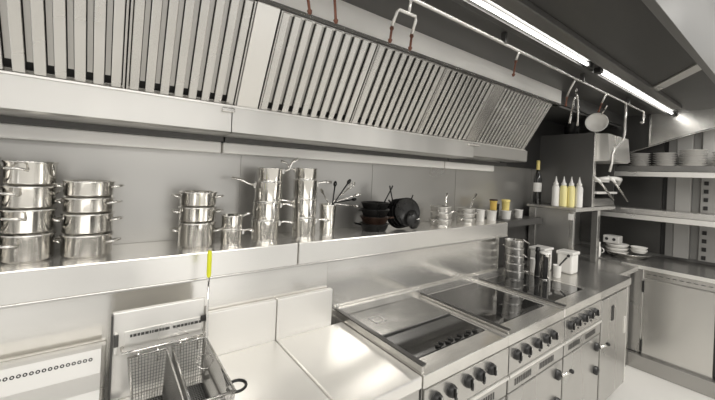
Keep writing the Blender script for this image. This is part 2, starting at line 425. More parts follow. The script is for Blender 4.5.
def basket(x0, x1, y0, y1, z0, z1, label, grip):
    t = thing('fryer_basket', label, 'fryer basket', ((x0 + x1) / 2, (y0 + y1) / 2, z0), 'wire baskets in the fryer')
    bm = bmesh.new(); NX, NY, NZ = 12, 34, 15
    def P(i, j, k):
        f = k / NZ; ins = .010 * (1 - f)
        return (x0 + ins + (x1 - x0 - 2 * ins) * i / NX, y0 + ins * 2 + (y1 - y0 - 2 * ins) * j / NY - ins, z0 + (z1 - z0) * f)
    cache = {}
    def V(i, j, k):
        if (i, j, k) not in cache: cache[(i, j, k)] = bm.verts.new(P(i, j, k))
        return cache[(i, j, k)]
    for i in range(NX):
        for j in range(NY): bm.faces.new((V(i, j, 0), V(i + 1, j, 0), V(i + 1, j + 1, 0), V(i, j + 1, 0)))
        for k in range(NZ):
            bm.faces.new((V(i, 0, k), V(i + 1, 0, k), V(i + 1, 0, k + 1), V(i, 0, k + 1)))
            bm.faces.new((V(i, NY, k), V(i + 1, NY, k), V(i + 1, NY, k + 1), V(i, NY, k + 1)))
    for j in range(NY):
        for k in range(NZ):
            bm.faces.new((V(0, j, k), V(0, j + 1, k), V(0, j + 1, k + 1), V(0, j, k + 1)))
            bm.faces.new((V(NX, j, k), V(NX, j + 1, k), V(NX, j + 1, k + 1), V(NX, j, k + 1)))
    bmesh.ops.recalc_face_normals(bm, faces=bm.faces[:])
    mb = MB(); mb.bm.free(); mb.bm = bm
    o = mb.build('mesh', 'wire', t)
    wf = o.modifiers.new('w', 'WIREFRAME'); wf.thickness = .0016; wf.use_replace = True; wf.use_boundary = True
    r = .0032
    MB().tube([(x0, y0, z1), (x0, y1, z1), (x1, y1, z1), (x1, y0, z1), (x0, y0, z1), (x0, y0 + .01, z1)], r, 8).build('rim_wire', 'range', t)
    for xx in (x0 + .025, x1 - .025):
        MB().tube([(xx, y1, z1 - .03), (xx, y1 + .004, z1 + .004), (xx, y1 + .014, z1 + .008), (xx, y1 + .018, z1 - .002)], .0028, 8).build('hook', 'chrome', t)
    xm = (x0 + x1) / 2
    h = MB()
    h.tube([(xm - .035, y0, z1), (xm - .022, y0 - .05, z1 + .012), (xm - .008, y0 - .13, z1 + .03)], .0032, 8)
    h.tube([(xm + .035, y0, z1), (xm + .022, y0 - .05, z1 + .012), (xm + .008, y0 - .13, z1 + .03)], .0032, 8)
    if grip:
        ho = h.build('handle_wire', 'range', t)
        MB().tube([(xm, y0 - .12, z1 + .028), (xm, y0 - .25, z1 + .055)], .011, 10).build('grip', 'black', ho)
    else: h.bm.free()
    return t
basket(.060, .160, .850, 1.170, -.700, -.565, 'left wire fryer basket hanging empty on the back plate', True)
rb = basket(.172, .272, .850, 1.170, -.700, -.560, 'right wire fryer basket with a black loop at its side', False)
m = MB(); c = Vector((.300, .925, -.598))
m.tube([(.272, .97, -.562), (.276, .955, -.575)] + arc(c, (1, 0, 0), (0, .8, .15), .025, 2.6, -3.2, 16), .0042, 8)
m.build('side_loop', 'black', rb)
sk = thing('skimmer', 'long wire handled fryer tool with a bright yellow grip standing against the fryer back', 'fryer tool', (.277, 1.18, -.56))
MB().tube([(.262, 1.150, -.60), (.274, 1.165, -.55), (.276, 1.186, -.49), (.277, 1.19, -.36)], .0036, 8).build('shaft', 'chrome', sk)
MB().lathe((.277, 1.19, -.366), [(0, 0), (.0055, 0), (.0075, .01), (.0075, .075), (.006, .088), (0, .09)], 14).build('grip', 'yell', sk)
MB().tube(arc((.262, 1.130, -.615), (1, 0, 0), (0, .8, .6), .024, 0, 2 * PI, 18), .0022, 6, False).build('hoop', 'chrome', sk)

# ------------------------------------------------------------------ ranges
def knob(x, parent, z=-.80):
    o = MB().lathe((x, .785, z), [(0, 0), (.024, 0), (.0245, .006), (.022, .009), (.021, .016), (.017, .019), (0, .019)], 20, (0, -1, 0)).build('knob', 'black', parent)
    MB().box(x - .005, x + .005, .758, .768, z - .019, z + .019, .003).build('knob_fin', 'black', o)
    MB().box(x - .0012, x + .0012, .7570, .7585, z + .006, z + .018).build('pointer', 'white', o)
def lever(x, z, parent):
    b = MB().lathe((x, .786, z), [(0, 0), (.027, 0), (.027, .012), (.020, .018), (0, .018)], 20, (0, -1, 0)).build('latch', 'black', parent)
    MB().tube([(x, .765, z + .004), (x + .03, .752, z + .012), (x + .075, .745, z + .010)], [.009, .008, .007], 10).build('lever', 'chrome', b)
    MB().lathe((x + .078, .745, z + .012), [(0, -.013), (.010, -.008), (.013, 0), (.010, .008), (0, .013)], 12).build('lever_knob', 'black', b)
def feet(x0, x1, t):
    for px in (x0 + .05, x1 - .05):
        for py in (.90, 1.28): MB().lathe((px, py, -1.6), [(0, 0), (.024, 0), (.022, .01), (.018, .12), (0, .12)], 14).build('foot', 'range', t)
def surround(x0, x1, gx0, gx1, gy0, gy1, z0=-.75, z1=-.70, y0=.79, y1=1.36):
    m = MB(); b = .003
    m.box(x0, x1, y0, gy0, z0, z1, b); m.box(x0, x1, gy1, y1, z0, z1, b)
    m.box(x0, gx0, gy0 - .004, gy1 + .004, z0, z1, b); m.box(gx1, x1, gy0 - .004, gy1 + .004, z0, z1, b); return m
def range_unit(x0, x1, label, kx, kind):
    t = thing('cooking_range', label, 'range', ((x0 + x1) / 2, 1.07, -1.6), 'cooking ranges in the line')
    gx0, gx1 = x0 + .035, x1 - .035
    surround(x0, x1, gx0, gx1, .88, 1.335).build('top_frame', 'rtop', t)
    if kind == 'griddle':
        MB().box(gx0, gx1, .884, 1.335, -.74, -.713).build('hob_well', 'glass', t)
        p = MB().box(gx0 + .006, gx1 - .004, 1.085, 1.335, -.712, -.694, .004).build('rear_plate', 'plate', t)
        m = MB(); a, b, c, d = 1.02, 1.085, 1.185, 1.245
        for q in ((a, b, c, c + .005), (a, b, d - .005, d), (a, a + .005, c, d), (b - .005, b, c, d)): m.box(q[0], q[1], q[2], q[3], -.694, -.6932)
        m.build('hob_mark', 'mark', p)
        MB().box(gx0 + .006, gx1 - .004, .886, 1.075, -.712, -.703, .002).build('front_plate', 'glass', t)
        m = MB()
        for k in range(9): m.lathe((gx0 + .17 + k * .032, .90 + .012 * (k % 2), -.7025), [(0, .008), (.011, .006), (.013, 0)], 12)
        m.build('hob_reflection', 'iron', t)  # dark reflections along the hob front, shaped as small iron domes
    else:
        p = MB().box(gx0, gx1, .884, 1.331, -.72, -.702, .001).build('glass_hob', 'glass', t)
        for cy in (1.0, 1.22):
            for q in (.0,):
                cx = (gx0 + gx1) / 2
                m = MB(); s_ = .085
                m.box(cx - s_, cx + s_, cy - s_, cy - s_ + .003, -.702, -.7014); m.box(cx - s_, cx + s_, cy + s_ - .003, cy + s_, -.702, -.7014)
                m.box(cx - s_, cx - s_ + .003, cy - s_, cy + s_, -.702, -.7014); m.box(cx + s_ - .003, cx + s_, cy - s_, cy + s_, -.702, -.7014)
                m.build('hob_mark', 'plate', p)
    MB().box(x0, x1, 1.337, 1.359, -.70, -.655, .003).build('back_lip', 'rtop', t)
    MB().box(x0 + .002, x1 - .002, .80, 1.355, -1.48, -.751, .002).build('carcass', 'front', t)
    cp = MB().box(x0 + .003, x1 - .003, .786, .80, -.875, -.752, .002).build('control_panel', 'range', t)
    MB().box(x0 + .003, x1 - .003, .778, .80, -.892, -.878, .003).build('trim_rail', 'strip', t)
    for x in kx: knob(x, cp)
    for k, x in enumerate(kx[:-1]):
        MB().lathe((x + .035, .785, -.845), [(0, .004), (.006, .003), (.007, 0)], 10, (0, -1, 0)).build('pilot_lamp', 'dark', cp)
    dw = MB().box(x0 + .006, x1 - .006, .788, .80, -.965, -.896, .003).build('vent_drawer', 'front', t)
    for a, b in ((.06, .22), (.30, .46)):
        m = MB()
        for k in range(9):
            xx = x0 + a + (b - a) * k / 9; m.box(xx, xx + .010, .7865, .7885, -.945, -.915)
        m.build('vent_slots', 'dark', dw)
    dr = MB().box(x0 + .006, x1 - .008, .788, .80, -1.46, -.972, .004).build('door', 'front', t)
    lever(x1 - .075, -1.035, dr)
    MB().lathe((x1 - .075, .786, -1.185), [(0, 0), (.026, 0), (.026, .014), (.018, .020), (0, .020)], 18, (0, -1, 0)).build('door_knob', 'black', dr)
    MB().box(x0 + .01, x1 - .01, .87, .885, -1.585, -1.481).build('kick_plate', 'dark', t)
    feet(x0, x1, t)
    return t
range_unit(.912, 1.47, 'nearest range with a grey griddle plate, dark front hob and black knobs', [.975, 1.06, 1.165, 1.245, 1.325], 'griddle')
range_unit(1.474, 2.05, 'middle range with a black glass hob between two steel dividers', [1.535, 1.625, 1.73, 1.82, 1.90], 'glass')
range_unit(2.054, 2.60, 'farthest range with a black glass hob, under the steel pans and containers', [2.11, 2.20, 2.30, 2.39, 2.47], 'glass')
# raised dividers
def divider(x, z1, label, w=.014):
    t = thing('range_divider', label, 'divider', (x, 1.07, -.70), 'raised steel dividers between hobs')
    MB().box(x - w / 2, x + w / 2, .80, 1.37, -.699, z1, .002).build('bar', 'range', t)
    MB().box(x - w / 2 - .004, x + w / 2 + .004, .795, 1.372, z1 - .002, z1 + .005, .002).build('cap', 'dark', t)
    MB().lathe((x, 1.365, z1), [(0, 0), (.008, 0), (.008, .03), (0, .032)], 10).build('end_peg', 'range', t)
divider(.916, -.668, 'tall raised side guard between the wide worktop and the griddle')
divider(1.485, -.682, 'slim divider bar between the griddle and the middle glass hob', .01)
divider(2.075, -.690, 'slim divider bar between the middle and farthest glass hobs', .01)

# end cabinet
ec = thing('end_cabinet', 'plain steel cabinet with a dark slot handle at the end of the range line', 'cabinet', (2.9, 1.07, -1.6))
MB().prismz([(2.604, .79), (3.21, .79), (3.23, .80), (3.24, 1.36), (2.604, 1.36)], -.75, -.70).build('top', 'range', ec)
MB().box(2.606, 3.125, .80, 1.355, -1.48, -.751, .002).build('carcass', 'front', ec)
dr = MB().box(2.612, 3.117, .786, .80, -1.46, -.76, .004).build('door', 'front', ec)
MB().box(2.79, 2.83, .782, .787, -.93, -.83, .002).build('slot_handle', 'gap', dr)
MB().box(3.055, 3.085, .780, .787, -1.08, -.96, .002).build('slot_plate', 'strip', dr)
MB().box(3.117, 3.13, .786, .81, -1.46, -.755, .002).build('corner_edge', 'strip', ec)
MB().box(2.61, 3.10, .87, .885, -1.585, -1.481).build('kick_plate', 'dark', ec)
feet(2.61, 3.13, ec)
# corner filler counter
cf = thing('corner_counter', 'steel corner counter joining the range line to the far counter, under the tower', 'counter', (3.53, 1.2, -1.6))
MB().prismz([(3.248, .875), (3.745, .875), (3.745, 1.49), (2.61, 1.49), (2.61, 1.37), (3.252, 1.37)], -.74, -.702).build('top', 'range', cf)
MB().box(3.26, 3.745, .93, 1.48, -1.6, -.741).build('carcass', 'front', cf)

# ------------------------------------------------------------------ far counter and shelves (along the right wall)
fc = thing('far_counter', 'long steel counter with cupboards along the right-hand wall', 'counter', (4.08, .4, -1.6))
MB().box(3.75, 4.41, -1.3, 1.56, -.725, -.690, .008).build('top', 'dtop', fc)
MB().box(3.744, 3.752, -1.3, 1.0, -.724, -.692, .003).build('nosing', 'strip', fc)
MB().box(3.82, 4.41, -1.3, 1.56, -1.46, -.726, .002).build('carcass', 'far', fc)
MB().box(3.755, 4.41, -1.3, 1.56, -1.60, -1.475, .004).build('plinth', 'dtop', fc)
MB().box(3.815, 3.822, -1.3, .86, -.80, -.728).build('top_band', 'far', fc)
for a, b in ((.41, .846), (-.06, .40), (-.53, -.07)):
    d = MB().box(3.798, 3.82, a, b, -1.475, -.805, .004).build('door', 'far', fc)
    for z in (-.88, -1.40): MB().box(3.79, 3.80, b - .004, b + .010, z - .05, z + .05, .002).build('hinge', 'gap', d)
    MB().box(3.792, 3.80, a - .008, a - .001, -1.46, -.81).build('door_gap', 'gap', d)
MB().box(3.806, 3.82, .853, .859, -1.46, -.74, .002).build('edge_bead', 'strip', fc)
MB().box(3.81, 3.82, .862, 1.20, -1.47, -.73, .002).build('stile', 'front', fc)
m = MB()
for k in range(10): m.box(3.813, 3.816, .43 + k * .042, .455 + k * .042, -.772, -.766)
m.build('vent_slots', 'dark', fc)
def shelf(z, label, x0=4.0):
    t = thing('wall_shelf', label, 'shelf', (4.2, .3, z - .10), 'shelves above the far counter')
    MB().box(x0, 4.37, -1.2, 1.25, z - .012, z, .002).build('board', 'far', t)
    MB().box(x0 - .006, x0 + .002, -1.2, 1.25, z - .052, z + .001, .003).build('front_edge', 'band' if z > 0 else 'far', t)
    MB().box(x0 - .002, x0 + .006, -1.2, 1.25, z - .100, z - .055, .002).build('lower_rail', 'strip', t)
    for y in (-.8, .2, 1.0): MB().prism([(y - .006, z - .013), (y + .006, z - .013), (y + .006, z - .07), (y - .006, z - .07)], x0 + .035, 4.36).build('bracket', 'far', t)
    return t
shelf(.190, 'upper steel shelf above the far counter, carrying stacks of dishes')
shelf(-.215, 'lower steel shelf above the far counter, empty with a bright front edge')
MB_ = MB()
def plate_stack(y, r, n, label, z=.190, x=4.17, h=.021, m_='cerd', grp='dish stacks on the upper shelf'):
    for k in range(n):
        o = MB().lathe((x, y, z + .001 + k * h), [(0, 0), (r * .62, 0), (r * .64, .003), (r * .97, h * .82), (r, h * .90), (r * .99, h * .97), (r * .94, h * .86), (r * .60, .007), (0, .006)], 32).build('dish', m_)
        o['label'] = label.replace('@', ('bottom', 'second', 'third', 'fourth', 'fifth', 'sixth', 'top')[k if k < n - 1 else 6]); o['category'] = 'dish'; o['group'] = grp
plate_stack(1.00, .085, 6, '@ pale dish of the leftmost upper far shelf stack')
plate_stack(.815, .088, 6, '@ pale dish in the second stack from the left on the upper far shelf')
plate_stack(.625, .094, 7, '@ pale dish in the large third stack on the upper far shelf')
plate_stack(.425, .09, 6, '@ pale dish of the upper shelf stack cut off at the right edge')

# crockery on the far counter beside the tower
tr = thing('glass_platter', 'shallow glossy platter on the far counter under the round white dishes', 'platter', (4.05, 1.02, -.69))
MB().lathe((4.03, 1.03, -.689), [(0, 0), (.10, 0), (.12, .01), (.175, .045), (.180, .05), (.172, .050), (.115, .016), (0, .012)], 40).build('dish', 'far', tr)
for k in range(3):
    o = MB().lathe((4.03, 1.115, -.676 + k * .034 + (.0)), [(0, 0), (.070, 0), (.075, .004), (.093, .026), (.095, .033), (.090, .032), (.07, .008), (0, .008)], 32).build('round_dish', 'cer')
    tag(o, '%s round white dish of the stack on the platter by the tower' % ('bottom', 'middle', 'top')[k], 'dish', 'round white dishes stacked on the platter')
for k in range(2):
    o = MB().lathe((4.03, .945, -.630 + k * .026), [(0, 0), (.045, 0), (.052, .006), (.064, .026), (.066, .03), (.060, .029), (.045, .008), (0, .007)], 28).build('small_bowl', 'cer')
    tag(o, '%s small white bowl right of the round white dish stack' % ('lower', 'upper')[k], 'bowl', 'small white bowls on the platter')
hb = thing('slotted_box', 'pale box with two dark holes standing on the white dish stack', 'box', (4.03, 1.15, -.572))
MB().box(3.97, 4.08, 1.085, 1.215, -.572, -.50, .006).build('body', 'cerd', hb)
for y in (1.185, 1.125): MB().lathe((3.969, y, -.533), [(0, .002), (.014, .001), (.014, -.003)], 14, (-1, 0, 0)).build('hole', 'gap', hb)
cj = thing('white_jug', 'small white jug at the foot of the tower on the far counter', 'jug', (3.80, 1.205, -.69))
MB().lathe((3.80, 1.205, -.69), [(0, 0), (.024, 0), (.030, .02), (.031, .07), (.022, .11), (.026, .135), (.023, .133), (0, .1)], 20).build('body', 'white', cj)
MB().tube(arc((3.80, 1.175, -.63), (0, -1, 0), (0, 0, 1), .024, -1.4, 1.4, 8), .004).build('handle', 'white', cj)

# ------------------------------------------------------------------ grill tower
tw = thing('grill_stand', 'dark steel stand with a shelf standing on the corner of the cooking line', 'stand', (3.3, 1.3, -.70))
m = MB(); m.box(3.0, 3.90, 1.11, 1.50, -.222, -.200, .003); m.build('shelf', 'range', tw)
MB().box(3.0, 3.90, 1.104, 1.112, -.232, -.198, .002).build('shelf_edge', 'range', tw)
MB().box(3.02, 3.026, 1.16, 1.44, -.70, -.223, .002).build('side_panel', 'wall', tw)
MB().box(3.015, 3.045, 1.425, 1.485, -.70, -.223, .003).build('rear_post', 'range', tw)
MB().box(3.015, 3.045, 1.125, 1.160, -.70, -.223, .003).build('front_post', 'far', tw)
MB().box(3.50, 3.56, 1.115, 1.165, -.70, -.223, .003).build('front_post', 'range', tw)
MB().box(3.03, 3.55, 1.462, 1.472, -.70, -.223).build('back_sheet', 'gap', tw)
MB().box(3.20, 3.50, 1.30, 1.31, -.70, -.223).build('inner_sheet', 'dark', tw)
MB().box(3.010, 3.0145, 1.130, 1.165, -.300, -.250, .001).build('tag', 'paper', tw)
gr = thing('salamander_grill', 'tall dark steel salamander grill with a bright hood on the tower shelf', 'grill', (3.6, 1.3, -.198))
MB().box(3.30, 3.325, 1.10, 1.565, -.198, .44, .004).build('left_side', 'tower', gr)
MB().box(3.298, 3.345, 1.095, 1.105, -.198, .44, .003).build('front_edge', 'far', gr)
MB().box(3.326, 3.90, 1.12, 1.565, .40, .44, .004).build('roof', 'dark', gr)
MB().box(3.326, 3.90, 1.54, 1.565, -.198, .40).build('back', 'gap', gr)
MB().box(3.88, 3.90, 1.12, 1.54, -.198, .40).build('right_side', 'dark', gr)
MB().prism([(1.02, .20), (1.00, .22), (1.02, .43), (1.12, .437), (1.40, .437), (1.40, .20)], 3.35, 3.88).build('heating_hood', 'strip', gr)
MB().box(3.33, 3.88, 1.11, 1.50, -.195, -.13, .004).build('base', 'range', gr)
MB().box(3.36, 3.85, 1.08, 1.45, -.085, -.065, .004).build('grill_rack', 'cer', gr)
MB().tube([(3.37, 1.10, .04), (3.37, 1.03, .05), (3.50, 1.0, .055), (3.62, 1.0, .05), (3.70, 1.04, .0)], .018, 10).build('handle', 'cer', gr)
MB().box(3.34, 3.87, 1.15, 1.5, .02, .04, .003).build('upper_rack', 'cer', gr)
for i, (p0, p1) in enumerate((((3.08, .985, .030), (3.42, .985, -.128)), ((3.40, .985, .040), (3.80, .985, -.145)))):
    p0, p1 = Vector(p0), Vector(p1)
    t = thing('grill_lever', ['steel lever handle slanting down in front of the grill, left of the pair', 'steel lever handle slanting down in front of the grill, right of the pair'][i], 'handle', p1, 'slanting steel handles on the grill')
    MB().tube([p0, p0.lerp(p1, .5), p1], .0085, 10).build('rod', 'chrome', t)
    MB().tube([p0 + Vector((0, .04, .03)), p0 + Vector((0, .01, .005)), p0, p0.lerp(p1, .15)], [.011, .012, .012, .010], 10).build('collar', 'cer', t)
# on top of the grill
wbw = thing('round_colander', 'shiny round pale metal bowl tipped on edge on top of the grill', 'bowl', (3.33, 1.10, .44))
MB().lathe((3.33, 1.10, .523), [(0, -.05), (.040, -.042), (.070, -.01), (.078, .02), (.083, .024), (.076, .024), (.062, -.004), (.035, -.026), (0, -.034)], 36, (-.92, -.30, .12)).build('bowl', 'wstrip', wbw)
MB().tube([(3.295, 1.055, .588), (3.25, 1.02, .61), (3.20, .99, .64)], .006).build('handle', 'chrome', wbw)
dp = thing('dark_pot', 'small dark pot on top of the grill left of the white bowl', 'pot', (3.43, 1.33, .44))
MB().lathe((3.43, 1.33, .441), [(0, 0), (.055, 0), (.060, .006), (.062, .11), (.066, .114), (.060, .113), (.056, .010), (0, .008)], 28).build('body', 'iron', dp)
MB().tube([(3.37, 1.32, .52), (3.30, 1.29, .55), (3.24, 1.26, .60)], .006).build('handle', 'iron', dp)

# bottles on the tower shelf
def squeeze(x, y, m_, label):
    t = thing('squeeze_bottle', label, 'bottle', (x, y, -.198), 'squeeze bottles on the tower shelf')
    MB().lathe((x, y, -.198), [(0, 0), (.026, 0), (.028, .006), (.028, .15), (.024, .168), (.018, .176), (0, .176)], 22).build('body', m_, t)
    MB().lathe((x, y, -.022), [(.019, 0), (.020, .016), (.012, .026), (.004, .065), (.003, .075), (0, .076)], 18).build('nozzle_cap', 'clearp', t)
squeeze(3.05, 1.285, 'clearp', 'leftmost squeeze bottle on the tower shelf, milky white')
squeeze(3.078, 1.235, 'oil', 'yellow-filled squeeze bottle right of the leftmost milky one')
squeeze(3.118, 1.192, 'oil', 'yellow-filled squeeze bottle second from the right on the tower shelf')
squeeze(3.150, 1.145, 'clearp', 'rightmost squeeze bottle on the tower shelf, pale')
wn = thing('wine_bottle', 'black wine bottle with a white label at the left end of the tower shelf', 'bottle', (3.09, 1.45, -.199))
MB().lathe((3.075, 1.45, -.199), [(0, 0), (.030, 0), (.033, .006), (.033, .22), (.028, .25), (.014, .29), (.012, .31), (0, .31)], 26).build('body', 'wine', wn)
MB().lathe((3.075, 1.45, -.199), [(.0337, .11), (.0337, .19)], 26).build('label', 'paper', wn)
MB().lathe((3.075, 1.45, .105), [(.014, 0), (.0145, .07), (.013, .085), (0, .086)], 18).build('capsule', 'ylid', wn)

# ------------------------------------------------------------------ pots on the ledge
ZL = -.307
def stock_pot(x, y, z, r, h, label, ang=.5, grp=None, lip=True):
    t = thing('stock_pot', label, 'pot', (x, y, z), grp)
    b = .004
    MB().lathe((x, y, z + .0008), [(0, 0), (r - .010, 0), (r - .004, .002), (r, .008), (r, h - .010), (r + .0035, h - .006), (r + .004, h - .002), (r + .001, h - .0012), (r - .003, h - .004), (r - .004, .010), (0, .006)], 44).build('body', 'pot', t)
    for a in (ang, ang + PI):
        u = Vector((math.cos(a), math.sin(a), 0)); v = Vector((-u.y, u.x, 0)); c = Vector((x, y, z + h * .62)) + u * (r - .002)
        MB().tube([c - v * .024, c - v * .024 + u * .016 + Vector((0, 0, .004)), c - v * .012 + u * .026 + Vector((0, 0, .006)), c + v * .012 + u * .026 + Vector((0, 0, .006)), c + v * .024 + u * .016 + Vector((0, 0, .004)), c + v * .024], .0042, 8).build('loop_handle', 'chrome', t)
    return t
def pot_stack(x, y, r, tiers, word, grp, top_rim=True, ang0=.9, lean=0):
    z = ZL; n = len(tiers)
    ws = ['bottom', 'second', 'third', 'fourth', 'fifth']
    for k, h in enumerate(tiers):
        nm = 'top' if k == n - 1 else ws[k]
        if n == 2: nm = ('lower', 'upper')[k]
        stock_pot(x + lean * k, y, z, r * (1 - .006 * k), h, f'{nm} steel pot of the {word}', ang0 + .25 * (k % 2), grp); z += h
pot_stack(-.196, 1.425, .061, [.085, .075, .070, .075], 'leftmost full stack on the ledge', 'steel pots in the leftmost stack', ang0=-2.2)
pot_stack(-.322, 1.435, .058, [.085, .070, .075, .085], 'stack cut by the left edge of the view', 'steel pots at the left frame edge', ang0=.9)
pot_stack(-.054, 1.43, .068, [.074, .068, .052, .054], 'second full stack from the left on the ledge', 'steel pots in the second stack', ang0=-.45)
pot_stack(.282, 1.43, .066, [.095, .060, .058], 'three-pot stack above the yellow grip', 'steel pots in the three-pot stack', ang0=-.35)

def saucepan(x, y, z, r, h, label, ang, hl=.16, rise=.02, grp=None, m_='pot', nm='saucepan', flare=0., hm=None, tilt=None):
    t = thing(nm, label, 'saucepan' if nm == 'saucepan' else 'pan', (x, y, z), grp)
    MB().lathe((x, y, z + .0008), [(0, 0), (r - flare - .006, 0), (r - flare, .006), (r, h - .008), (r + .003, h - .004), (r + .003, h - .001), (r - .002, h - .003), (r - flare - .003, .008), (0, .006)], 40).build('body', m_, t)
    u = Vector((math.cos(ang), math.sin(ang), 0)); c = Vector((x, y, z + h * .80)) + u * (r - .003)
    MB().tube([c, c + u * .03 + Vector((0, 0, .008)), c + u * hl * .6 + Vector((0, 0, rise * .6 + .006)), c + u * hl + Vector((0, 0, rise))], [.006, .005, .0075, .008], 8, True, .6).build('long_handle', hm or ('chrome' if m_ in ('pot', 'pot2') else m_), t)
    if m_ == 'pot': MB().box(*[v for v in (c.x - .009, c.x + .009, c.y - .009, c.y + .009, c.z - .012, c.z + .010)], .002).build('rivet_plate', 'chrome', t)
    return t
saucepan(.407, 1.40, ZL, .042, .062, 'lower small saucepan beside the three-pot stack', -.1, .05, .0, 'small saucepans by the three-pot stack')
saucepan(.407, 1.40, ZL + .062, .041, .058, 'upper small saucepan beside the three-pot stack', .3, .05, .01, 'small saucepans by the three-pot stack')
zz = ZL
for k, h in enumerate([.090, .078, .088, .062]):
    saucepan(.560 + .004 * k, 1.43, zz, .059 - (.004 if k == 3 else 0), h, ('bottom', 'second', 'third', 'top')[k] + ' saucepan of the taller left-hand saucepan stack', [-.25, -.2, 2.9, -.35][k], [.07, .07, .10, .07][k], [.0, -.005, .03, .06][k], 'saucepans in the tall left stack'); zz += h
zz = ZL
for k, h in enumerate([.092, .086, .092, .055]):
    saucepan(.750, 1.43, zz, .056 - (.004 if k == 3 else 0), h, ('bottom', 'second', 'third', 'top')[k] + ' saucepan of the tall right-hand saucepan stack', [-.3, 2.9, -.15, 2.8][k], [.07, .08, .08, .07][k], [.0, .01, .01, .04][k], 'saucepans in the tall right stack'); zz += h
def bent_lid_handles(): pass
# utensil pot
up = thing('utensil_pot', 'small steel pot full of fanned-out utensils right of the tall saucepan stacks', 'utensil pot', (.88, 1.43, ZL))
MB().lathe((.88, 1.43, ZL + .001), [(0, 0), (.034, 0), (.036, .004), (.042, .145), (.045, .150), (.040, .149), (.034, .01), (0, .008)], 32).build('body', 'pot', up)
ut = [(.10, -.02, .105, 1), (.13, .02, .075, 0), (.145, -.03, .045, 0), (.155, .01, .02, 1), (.15, -.02, -.01, 0), (-.02, .02, .055, 0), (.03, -.01, .09, 1)]
for i, (dx, dy, dz, bl) in enumerate(ut):
    t = thing('kitchen_utensil', ['black handled utensil rising steeply from the utensil pot', 'steel whisk leaning right in the utensil pot', 'steel spoon leaning far right in the utensil pot', 'dark ladle handle lying low over the utensil pot rim',
             'steel fork drooping rightmost from the utensil pot', 'short steel spoon on the left side of the utensil pot', 'black spatula handle in the middle of the utensil pot'][i], 'utensil', (.88, 1.43, ZL + .02), 'utensils in the steel pot')
    a = Vector((.88 + .022 * math.cos(i * .9), 1.43 + .022 * math.sin(i * .9), ZL + .03)); b = Vector((.88 + (.034 if dx > .04 else dx * .5), 1.43 + .024 * math.sin(i * .9), ZL + .153)); c = Vector((.88 + dx, 1.43 + dy, ZL + .15 + dz))
    MB().tube([a, b, b.lerp(c, .5), c], [.003, .003, .0035, .004], 8).build('shaft', 'iron' if bl else 'chrome', t)
    d = (c - b).normalized()
    if i in (1,):
        for q in range(4):
            s_ = Vector((0, math.cos(q * PI / 4), math.sin(q * PI / 4))) * .014
            MB().tube([c, c + d * .02 + s_, c + d * .045 + s_, c + d * .06, c + d * .045 - s_, c + d * .02 - s_, c], .0013, 5).build('whisk_wire', 'chrome', t)
    else:
        MB().lathe(c + d * .012, [(0, -.016), (.007, -.010), (.010, 0), (.007, .012), (0, .018)], 14, d).build('end', 'iron' if bl else 'chrome', t)

# black pans
def frypan(x, y, z, r, h, label, axis, hdir, hl, m_='iron', grp='black pans piled on the ledge'):
    t = thing('frying_pan', label, 'pan', (x, y, z), grp)
    ax = Vector(axis).normalized()
    MB().lathe((x, y, z), [(0, 0), (r * .74, 0), (r * .80, .004), (r, h), (r + .003, h + .001), (r - .003, h - .002), (r * .77, .008), (0, .006)], 36, ax).build('body', m_, t)
    hd_ = Vector(hdir).normalized(); side = (hd_ - ax * hd_.dot(ax)).normalized()
    c = Vector((x, y, z)) + ax * (h * .85) + side * (r - .004)
    MB().tube([c, c + hd_ * .03, c + hd_ * hl * .6, c + hd_ * hl], [.008, .006, .007, .008], 8, True, .55).build('long_handle', m_, t)
zz = ZL
for k, h in enumerate((.040, .038, .038, .036)):
    frypan(1.178, 1.42, zz, .080, h, ('bottom', 'second', 'third', 'top')[k] + ' black pan of the left flat pile on the ledge', (0, 0, 1), [(-1, .4, .2), (.5, -.4, .1), (-1, .1, .1), (.6, .1, .8)][k], [.04, .03, .03, .12][k], 'brown_iron' if k == 1 else 'iron', 'black pans in the left flat pile'); zz += h + .001  # brown reflection on the pile put into the second pan's colour
for k in range(4):
    frypan(1.365, 1.445 - .024 * k, ZL + .083 + .006 * k, .084 - .002 * k, .026, ('rearmost', 'second', 'third', 'frontmost')[k] + ' black pan standing on edge right of the flat black pile', (-.25, -1, .18), [(-.5, -.2, 1), (1, .1, .2), (-.9, 0, .6), (.4, -.1, 1)][k], [.10, .05, .05, .03][k], 'iron', 'black pans standing on edge')
t = thing('iron_lid', 'dark domed pan lid leaning among the black pans', 'lid', (1.40, 1.33, ZL))
MB().lathe((1.408, 1.352, ZL + .060), [(.056, 0), (.053, .010), (.034, .022), (0, .028)], 32, (.1, -1, .15)).build('dome', 'iron', t)
MB().tube(arc((1.412, 1.318, ZL + .064), (1, 0, 0), (0, -.8, .2), .013, 0, PI, 8), .003).build('knob', 'chrome', t)

